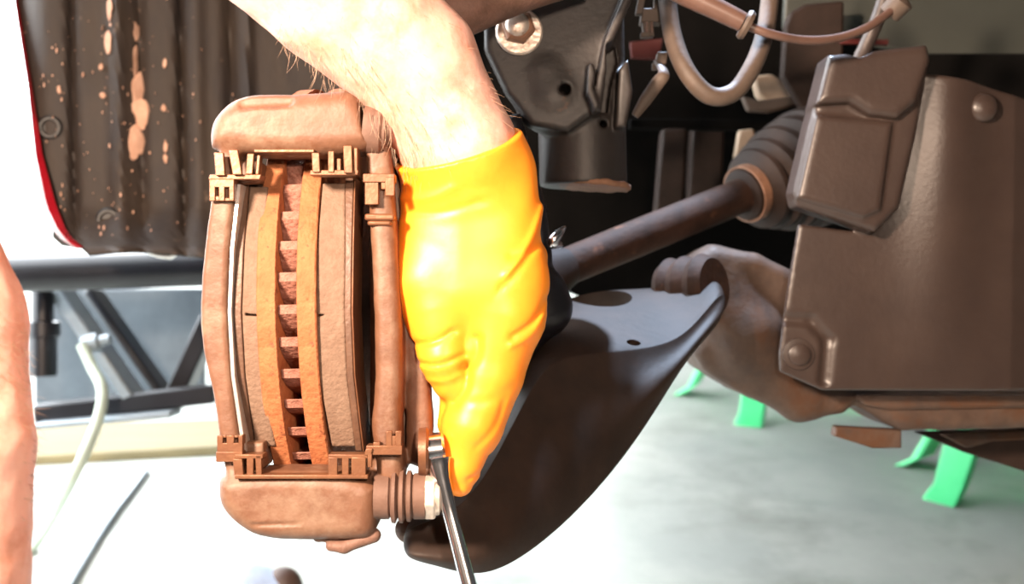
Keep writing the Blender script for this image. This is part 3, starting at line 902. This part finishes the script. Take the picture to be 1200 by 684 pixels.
ring('boot_clamp', p1 + adir * 0.004, adir, [(-0.004, 0.022), (-0.004, 0.0236), (0.004, 0.0236), (0.004, 0.022)], M['strut_rust'], boot, n=48)

# ------------------------------------------------------------------ subframe
DF = 0.82
sb = thing('subframe', 'rusty brown subframe beam under the plastic shield on the right', 'subframe')
S1 = [(806, 306), (836, 288), (890, 296), (940, 320), (990, 400), (990, 440), (1000, 456), (1290, 456), (1290, 502), (1062, 506), (1040, 496), (1004, 476), (992, 486), (960, 492), (928, 486), (870, 462), (826, 434), (814, 414), (830, 388), (838, 345)]
ff = union([slab(S1, 0, 130, 16), cap((842, 330, 30), 40, (880, 400, 10), 44, 0.8), cap((880, 400, 10), 40, (940, 470, 14), 26, 0.8)], 14)
ff = minus(ff, [cap((986, 480, -10), 6, (1000, 468, -10), 6), cap((800, 350, 10), 22, (818, 360, 40), 18)], 4)
sdf('beam', lumpy(ff, 1.2, 60, 3.0), (796, 280, -40), (1290, 520, 140), DF, 3.0, M['subframe'], sb)
prism('tab', [(986, 502), (1064, 506), (1064, 528), (1030, 528), (1004, 520), (984, 514)], DF, 20, 40, M['subframe'], sb, bevel=2)
prism('rolled_lip', [(1000, 462), (1290, 462), (1290, 476), (1040, 480), (1010, 474)], DF, -8, 12, M['subframe'], sb, bevel=5)
ut = thing('undertray', 'dark plastic undertray panel hanging below the subframe at right edge', 'panel')
prism('tray_panel', [(1072, 506), (1290, 498), (1290, 580), (1200, 552), (1130, 530)], 0.90, 0, 10, M['cvboot'], ut, bevel=2)
prism('tray_lip', [(1100, 508), (1150, 504), (1290, 500), (1290, 510), (1160, 516), (1130, 524)], 0.90, -8, 2, M['subframe'], ut, bevel=2)

# ------------------------------------------------------------------ splash shield
DP = 0.78
sp = thing('splash_shield', 'brown-black moulded plastic splash shield filling the right side', 'splash shield')
main = [(1058, 86), (1130, 97), (1215, 118), (1300, 140), (1300, 459), (966, 458), (916, 436), (915, 415), (926, 330), (937, 262), (1010, 272), (1020, 230)]
def zf(X, Y):
    # the sheet bows out in the middle and turns away at the right
    return -20 * np.exp(-((X - 1108) / 46) ** 2) * np.clip((460 - Y) / 300, 0, 1) + 0.30 * np.clip(X - 1188, 0, 200) - 0.03 * (458 - Y) + 8
mf = slab(main, 0, 10, 3, zf)
pock = slab([(960, 80), (1066, 68), (1078, 78), (1064, 160), (1044, 246), (1016, 274), (926, 244), (922, 228), (940, 150)], -34, 14, 9)
upr = slab([(958, 74), (1070, 62), (1074, 80), (1058, 128), (1036, 146), (1004, 142), (982, 128), (944, 130)], -50, 10, 10)
step = slab([(946, 140), (1034, 148), (1020, 250), (1000, 258), (924, 236)], -40, 0, 6)
sfn = union([mf, pock, upr, step], 3)
sfn = minus(sfn, [cap((996, 60, -20), 20, (992, 74, -20), 17, 1.6),
                  cap((924, 374, 2), 8, (952, 376, 2), 8), cap((952, 376, 2), 8, (972, 398, 3), 8), cap((972, 398, 3), 8, (968, 446, 4), 8)], 4)
sdf('moulded_panel', sfn, (908, 52, -60), (1300, 470, 40), DP, 2.2, M['shield'], sp)
sps = DP / F
def cp_(x, y, z):
    return np.array([(x - CX) * sps, -(y - CY) * sps, DP + z * sps])
def push_clip(x, y, z, r, dome):
    q = lathe('push_clip', cp_(x, y, z), (0.0, 0.02, -1), [(t * sps, k * sps) for (t, k) in ((-6, r * .9), (0, r), (2, r * .97), (2 + dome * .6, r * .72), (2 + dome, r * .3), (2 + dome, 0.1))], M['shield'], sp, n=40)
    return q
push_clip(1147, 128, -14, 17, 6)
q = push_clip(937, 415, 6, 19, 1)
lathe('clip_centre', cp_(937, 415, 2), (0, 0.02, -1), [(t * sps, k * sps) for (t, k) in ((0, 13), (3, 12.5), (4, 11), (4, 0.1))], M['shield'], q, n=32)
rodt = thing('stay_rod', 'dark metal rod dropping into the top of the plastic shield', 'rod')
tube('rod', [c(1000, 84, .79), c(1014, 55, .79), c(1030, 18, .785), c(1048, -40, .78)], 0.0052, M['dark_rod'], rodt, n=14)
lathe('rod_collar', c(994, 92, .79), (0.45, 0.9, 0), [(0, 0.004), (0, 0.009), (0.006, 0.009), (0.006, 0.004)], M['strut_rust'], rodt, n=24)

# ------------------------------------------------------------------ inner body panels of the car
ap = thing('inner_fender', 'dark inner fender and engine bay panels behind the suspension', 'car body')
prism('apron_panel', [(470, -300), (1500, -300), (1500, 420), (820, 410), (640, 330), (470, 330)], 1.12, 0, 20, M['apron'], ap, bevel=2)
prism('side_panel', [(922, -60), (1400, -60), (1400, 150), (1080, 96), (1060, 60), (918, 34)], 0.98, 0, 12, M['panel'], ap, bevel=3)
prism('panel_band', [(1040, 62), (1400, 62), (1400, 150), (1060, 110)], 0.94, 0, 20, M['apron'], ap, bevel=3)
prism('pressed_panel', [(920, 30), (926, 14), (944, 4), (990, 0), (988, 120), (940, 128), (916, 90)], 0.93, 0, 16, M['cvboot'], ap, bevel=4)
prism('red_panel_edge', [(984, 46), (1040, 47), (1040, 53), (984, 52)], 0.93, -4, 4, M['darkred'], ap, bevel=0.5)
prism('red_panel_edge', [(738, 50), (776, 46), (772, 70), (740, 68)], 0.95, -4, 4, M['darkred'], ap, bevel=0.5)
prism('vertical_rail', [(776, 150), (806, 150), (800, 262), (766, 274)], 1.0, 0, 30, M['cvboot'], ap, bevel=4)
prism('vertical_rail', [(812, 140), (850, 150), (846, 230), (806, 250)], 1.05, 0, 30, M['cvboot'], ap, bevel=4)
prism('cross_rail', [(738, 138), (900, 140), (900, 152), (738, 150)], 1.03, 0, 20, M['apron'], ap, bevel=2)
pb = thing('pale_bracket', 'pale tan metal bracket catching light between hose and shield', 'bracket')
prism('bracket_plate', [(882, 88), (905, 86), (936, 106), (930, 116), (902, 122), (888, 112)], 0.96, 0, 20, M['pale'], pb, bevel=4)
prism('bracket_flange', [(868, 112), (888, 118), (934, 112), (940, 122), (900, 132), (876, 130)], 0.95, -4, 10, M['hose'], pb, bevel=3)
prism('bracket_leg', [(866, 152), (884, 150), (890, 200), (856, 216)], 0.99, 0, 14, M['pale'], pb, bevel=3)

# engine and floor pan mass above the stands
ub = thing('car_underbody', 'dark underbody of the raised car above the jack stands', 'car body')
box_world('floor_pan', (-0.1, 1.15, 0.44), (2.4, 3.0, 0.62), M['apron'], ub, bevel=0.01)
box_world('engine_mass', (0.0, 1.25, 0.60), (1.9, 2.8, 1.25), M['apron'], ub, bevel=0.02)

# ------------------------------------------------------------------ fender liner, fender
ln = thing('fender_liner', 'ribbed dark plastic fender liner splashed with dried mud on the left', 'fender liner')
V, Fc = [], []
xs = np.linspace(10, 520, 103)
ys = np.linspace(-120, 298, 43)
def left_edge(y):
    return np.interp(y, [-120, 0, 100, 180, 240, 275, 298], [12, 18, 34, 46, 62, 76, 104])
def liner_d(x, y):
    d = 0.96 + 0.00012 * (x - 150)
    for (rx, w_, a) in ((86, 5, .008), (140, 9, -.008), (166, 6, .006), (214, 5, .010), (232, 8, -.004), (272, 7, .008), (292, 5, -.006)):
        d += a * math.exp(-((x - rx + (y - 150) * -0.02) / w_) ** 2)
    d += 0.05 * max(0, (y - 235) / 63) ** 2 * -1
    d += 0.03 * max(0, (60 - x) / 40) ** 2
    return d
for j, y in enumerate(ys):
    x0 = left_edge(y)
    for i, x in enumerate(xs):
        xx = x0 + (520 - x0) * i / (len(xs) - 1)
        V.append(c(xx, y + (4 * math.sin(xx * 0.03) if j == len(ys) - 1 else 0), liner_d(xx, y)))
nx_ = len(xs)
for j in range(len(ys) - 1):
    for i in range(nx_ - 1):
        Fc.append((j * nx_ + i, j * nx_ + i + 1, (j + 1) * nx_ + i + 1, (j + 1) * nx_ + i))
lo_ = mesh('ribbed_sheet', V, Fc, M['liner'], ln, solid=0.003)
def lclip(x, y, r):
    d = liner_d(x, y)
    s = d / F
    lathe('push_clip', c(x, y, d + 0.002), (0.1, 0.0, -1), [(0, r * s), (0.003, r * s), (0.005, r * s * .8), (0.005, r * s * .6), (0.003, r * s * .5), (0.003, 0.0002)], M['black_plastic'], ln, n=32)
lclip(60, 150, 15); lclip(128, 258, 15)
# dried mud splashes, thin crusts on the plastic
V, Fc = [], []
def splat(x, y, rx, ry):
    n = 18 if ry > 5 else 8
    q = len(V)
    d = liner_d(x, y)
    ph = random.uniform(0, 6)
    rad = [random.uniform(0.5, 1.35) for k in range(n)]
    rad = [(rad[k] * 2 + rad[k - 1] + rad[(k + 1) % n]) / 4 for k in range(n)]
    for (sc_, dz) in ((1.0, 0.0002), (0.8, -0.0028)):
        for k in range(n):
            a = 2 * math.pi * k / n
            xx = x + rx * rad[k] * sc_ * math.cos(a); yy = y + ry * rad[k] * sc_ * math.sin(a)
            V.append(c(xx, yy, min(liner_d(xx, yy), d + 0.004) - 0.0012 + dz))
    for k in range(n):
        Fc.append((q + k, q + (k + 1) % n, q + n + (k + 1) % n, q + n + k))
    Fc.append(tuple(q + n + k for k in range(n)))
for (x, y, rx, ry) in ((160, 38, 4, 12), (159, 70, 4, 22), (161, 105, 9, 24), (164, 130, 11, 24), (160, 165, 11, 26), (158, 182, 7, 9), (128, 10, 4, 16), (127, 50, 4, 16), (194, 172, 3, 9), (194, 186, 2.5, 6), (192, 126, 3, 6), (69, 105, 3, 6), (120, 112, 4, 4), (193, 74, 3, 6), (118, 78, 3, 5), (24, 60, 3, 6)):
    splat(x, y, rx, ry)
for i in range(150):
    x = random.gauss(130, 70); y = random.uniform(-10, 275)
    if x < left_edge(y) + 6 or x > 300: continue
    r = 0.45 + 1.1 * random.random() ** 3
    splat(x, y, r, r * random.uniform(1, 3.0))
md_ = mesh('mud_splash', V, Fc, M['mud'], ln)
md_['kind'] = 'stuff'
fe = thing('car_fender', 'red painted fender edge along the left side of the liner', 'fender')
V, Fc = [], []
yy_ = np.linspace(-140, 290, 40)
for y in yy_:
    x = left_edge(y)
    wd = np.interp(y, [-140, 100, 190, 250, 290], [0.5, 2, 9, 15, 6])
    for k, (o_, dd) in enumerate(((-wd, -0.01), (-wd * .5, -0.016), (2, -0.012), (3, 0.0), (-wd, 0.012), (-wd * 1.4, 0.10))):
        V.append(c(x + o_, y, liner_d(x, y) + dd))
for j in range(len(yy_) - 1):
    for i in range(5):
        Fc.append((j * 6 + i, j * 6 + i + 1, j * 6 + 7 + i, j * 6 + 6 + i))
mesh('arch_lip', V, Fc, M['red'], fe, solid=0.002)
prism('sill_bracket', [(62, 262), (78, 278), (104, 288), (98, 292), (72, 288), (60, 278)], 0.94, 0, 40, M['black_plastic'], fe, bevel=2)
prism('lit_lower_lip', [(168, 292), (200, 292), (206, 298), (198, 304), (184, 302), (172, 298)], 0.95, 0, 14, M['edge_strip'], fe, bevel=3)  # near-white piece stands in for light on the bottom lip

# ------------------------------------------------------------------ car lift frame and hose on the left
lf = thing('car_lift', 'black and grey steel car lift frame behind the caliper on the left', 'car lift')
DL = 1.45
def bar(name, a, b_, w_, m_, d=DL, dep=0.05):
    a, b_ = np.array(a, float), np.array(b_, float)
    t = b_ - a; t /= np.linalg.norm(t); n = np.array([-t[1], t[0]]) * w_ / 2
    prism(name, [tuple(a + n), tuple(b_ + n), tuple(b_ - n), tuple(a - n)], d, 0, dep * F / d, m_, lf, bevel=3)
tube('top_beam', [c(5, 322, 1.30), c(130, 318, 1.30), c(300, 312, 1.30)], 0.021, M['lift_black'], lf, n=24, sub=2)
bar('diagonal_brace', (62, 340), (150, 468), 16, M['lift_grey'], DL)
bar('diagonal_brace', (100, 340), (196, 476), 10, M['lift_black'], DL + .08)
bar('diagonal_brace', (244, 372), (196, 478), 22, M['lift_black'], DL + .05)
bar('base_rail', (38, 486), (250, 462), 22, M['lift_black'], DL)
bar('base_rail', (38, 500), (200, 486), 8, M['lift_grey'], DL - .03)
bar('side_plate', (140, 338), (140, 474), 200, M['lift_plate'], DL + 0.22, 0.01)
lathe('hydraulic_cylinder', c(50, 440, DL), (0, 1, 0), [(0, 0.004), (0, 0.018), (0.05, 0.018), (0.052, 0.022), (0.07, 0.022), (0.072, 0.014), (0.11, 0.014), (0.11, 0.0)], M['lift_black'], lf, n=24)
lathe('valve', c(98, 404, DL - .02), (0.9, 0.2, 0), [(0, 0.004), (0, 0.012), (0.02, 0.012), (0.022, 0.007), (0.035, 0.007), (0.035, 0)], M['lift_grey'], lf, n=20)
pk = thing('tan_floor_band', 'tan board lying on the floor under the car lift', 'band')  # low tan box over a yellowish patch of floor
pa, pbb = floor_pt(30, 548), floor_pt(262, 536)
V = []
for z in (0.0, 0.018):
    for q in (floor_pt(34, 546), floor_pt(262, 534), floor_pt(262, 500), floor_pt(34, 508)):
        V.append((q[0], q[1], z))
mesh_world('band', V, [(0, 1, 2, 3), (7, 6, 5, 4), (0, 4, 5, 1), (1, 5, 6, 2), (2, 6, 7, 3), (3, 7, 4, 0)], M['floor_band'], pk, bevel=0.003)
gh = thing('air_hose', 'pale green-grey hose running from the lift down onto the floor', 'hose')
f1 = floor_pt(40, 640, 0.008); f2 = floor_pt(-60, 760, 0.008)
def inv(wp):
    v = np.array(wp) - np.array([0, 0, CAMH])
    return np.array([v[0], v[1] * SP + v[2] * CP, v[1] * CP - v[2] * SP])
tube('hose_run', [c(96, 404, DL - .03), c(108, 430, DL - .04), c(120, 458, DL - .06), c(112, 500, DL - .08), c(80, 570, DL - .1), inv(f1), inv(f2)], 0.007, M['hose_pale'], gh, n=12)
gh2 = thing('floor_dark_line', 'dark thin cord lying straight across the bright floor at left', 'strip')  # grey tube laid along a dark line on the floor
tube('dark_line', [inv(floor_pt(172, 552, .005)), inv(floor_pt(154, 576, .005)), inv(floor_pt(125, 615, .005)), inv(floor_pt(80, 690, .005)), inv(floor_pt(30, 780, .005))], 0.006, M['lift_grey'], gh2, n=10)

# ------------------------------------------------------------------ green jack stands
def jack_stand(cx_, cy_, rot, size, label):
    t = thing('jack_stand', label, 'jack stand', 'green jack stands under the car')
    h = 0.34 * size
    for k in range(4):
        a = rot + math.pi / 4 + k * math.pi / 2
        da = np.array([math.cos(a), math.sin(a)]); pa = np.array([-da[1], da[0]])
        r0, r1 = 0.035 * size, 0.17 * size
        V = []
        for (r, z, w_) in ((r0, h, 0.03), (r0 + (r1 - r0) * 0.55, h * 0.45, 0.03), (r1, 0.02, 0.026), (r1 + 0.03, 0.0, 0.03)):
            for (wo, th) in ((-w_, -0.008), (w_, -0.008), (w_, 0.012), (-w_, 0.012)):
                p = np.array([cx_, cy_]) + da * (r + th) + pa * wo
                V.append((p[0], p[1], max(z + (0.004 if th < 0 else 0), 0.0)))
        Fc = []
        for i in range(3):
            for j in range(4):
                Fc.append((i * 4 + j, i * 4 + (j + 1) % 4, i * 4 + 4 + (j + 1) % 4, i * 4 + 4 + j))
        Fc += [(0, 1, 2, 3), (15, 14, 13, 12)]
        mesh_world('leg', V, Fc, M['green'], t, bevel=0.004)
    box_world('collar', (cx_ - .045 * size, cy_ - .045 * size, h - .03), (cx_ + .045 * size, cy_ + .045 * size, h + .02), M['green'], t, bevel=0.005)
    box_world('post', (cx_ - .02, cy_ - .02, h), (cx_ + .02, cy_ + .02, 0.42), M['lift_grey'], t, bevel=0.003)
    box_world('saddle', (cx_ - .05, cy_ - .03, 0.42), (cx_ + .05, cy_ + .03, 0.44), M['lift_grey'], t, bevel=0.003)
a_ = floor_pt(822, 472); b_ = floor_pt(900, 502)
ctr_ = (a_ + b_) / 2
jack_stand(ctr_[0] + 0.10, ctr_[1] + 0.10, 0.35, 1.0, 'green jack stand whose feet show below the rusty subframe')
a_ = floor_pt(1108, 588)
jack_stand(a_[0] + 0.10, a_[1] + 0.09, -0.08, 0.66, 'green jack stand on the floor at the right edge below the undertray')

# ------------------------------------------------------------------ put each thing's origin at its base
bpy.context.view_layer.update()
for o in list(bpy.data.objects):
    if o.type == 'EMPTY' and o.parent is None:
        pts = []
        def walk(x):
            for ch in x.children:
                if ch.type == 'MESH':
                    pts.extend([ch.matrix_world @ Vector(b) for b in ch.bound_box])
                walk(ch)
        walk(o)
        if not pts: continue
        P = np.array([p[:] for p in pts])
        loc = Vector(((P[:, 0].min() + P[:, 0].max()) / 2, (P[:, 1].min() + P[:, 1].max()) / 2, P[:, 2].min()))
        o.location = loc
        for ch in o.children:
            ch.matrix_parent_inverse = Matrix.Translation(-loc)
# sub-parts were placed in world space: undo their parent's own offset
for o in list(bpy.data.objects):
    if o.type == 'MESH' and o.parent is not None and o.parent.type == 'MESH':
        o.matrix_parent_inverse = Matrix.Translation(-o.parent.location)
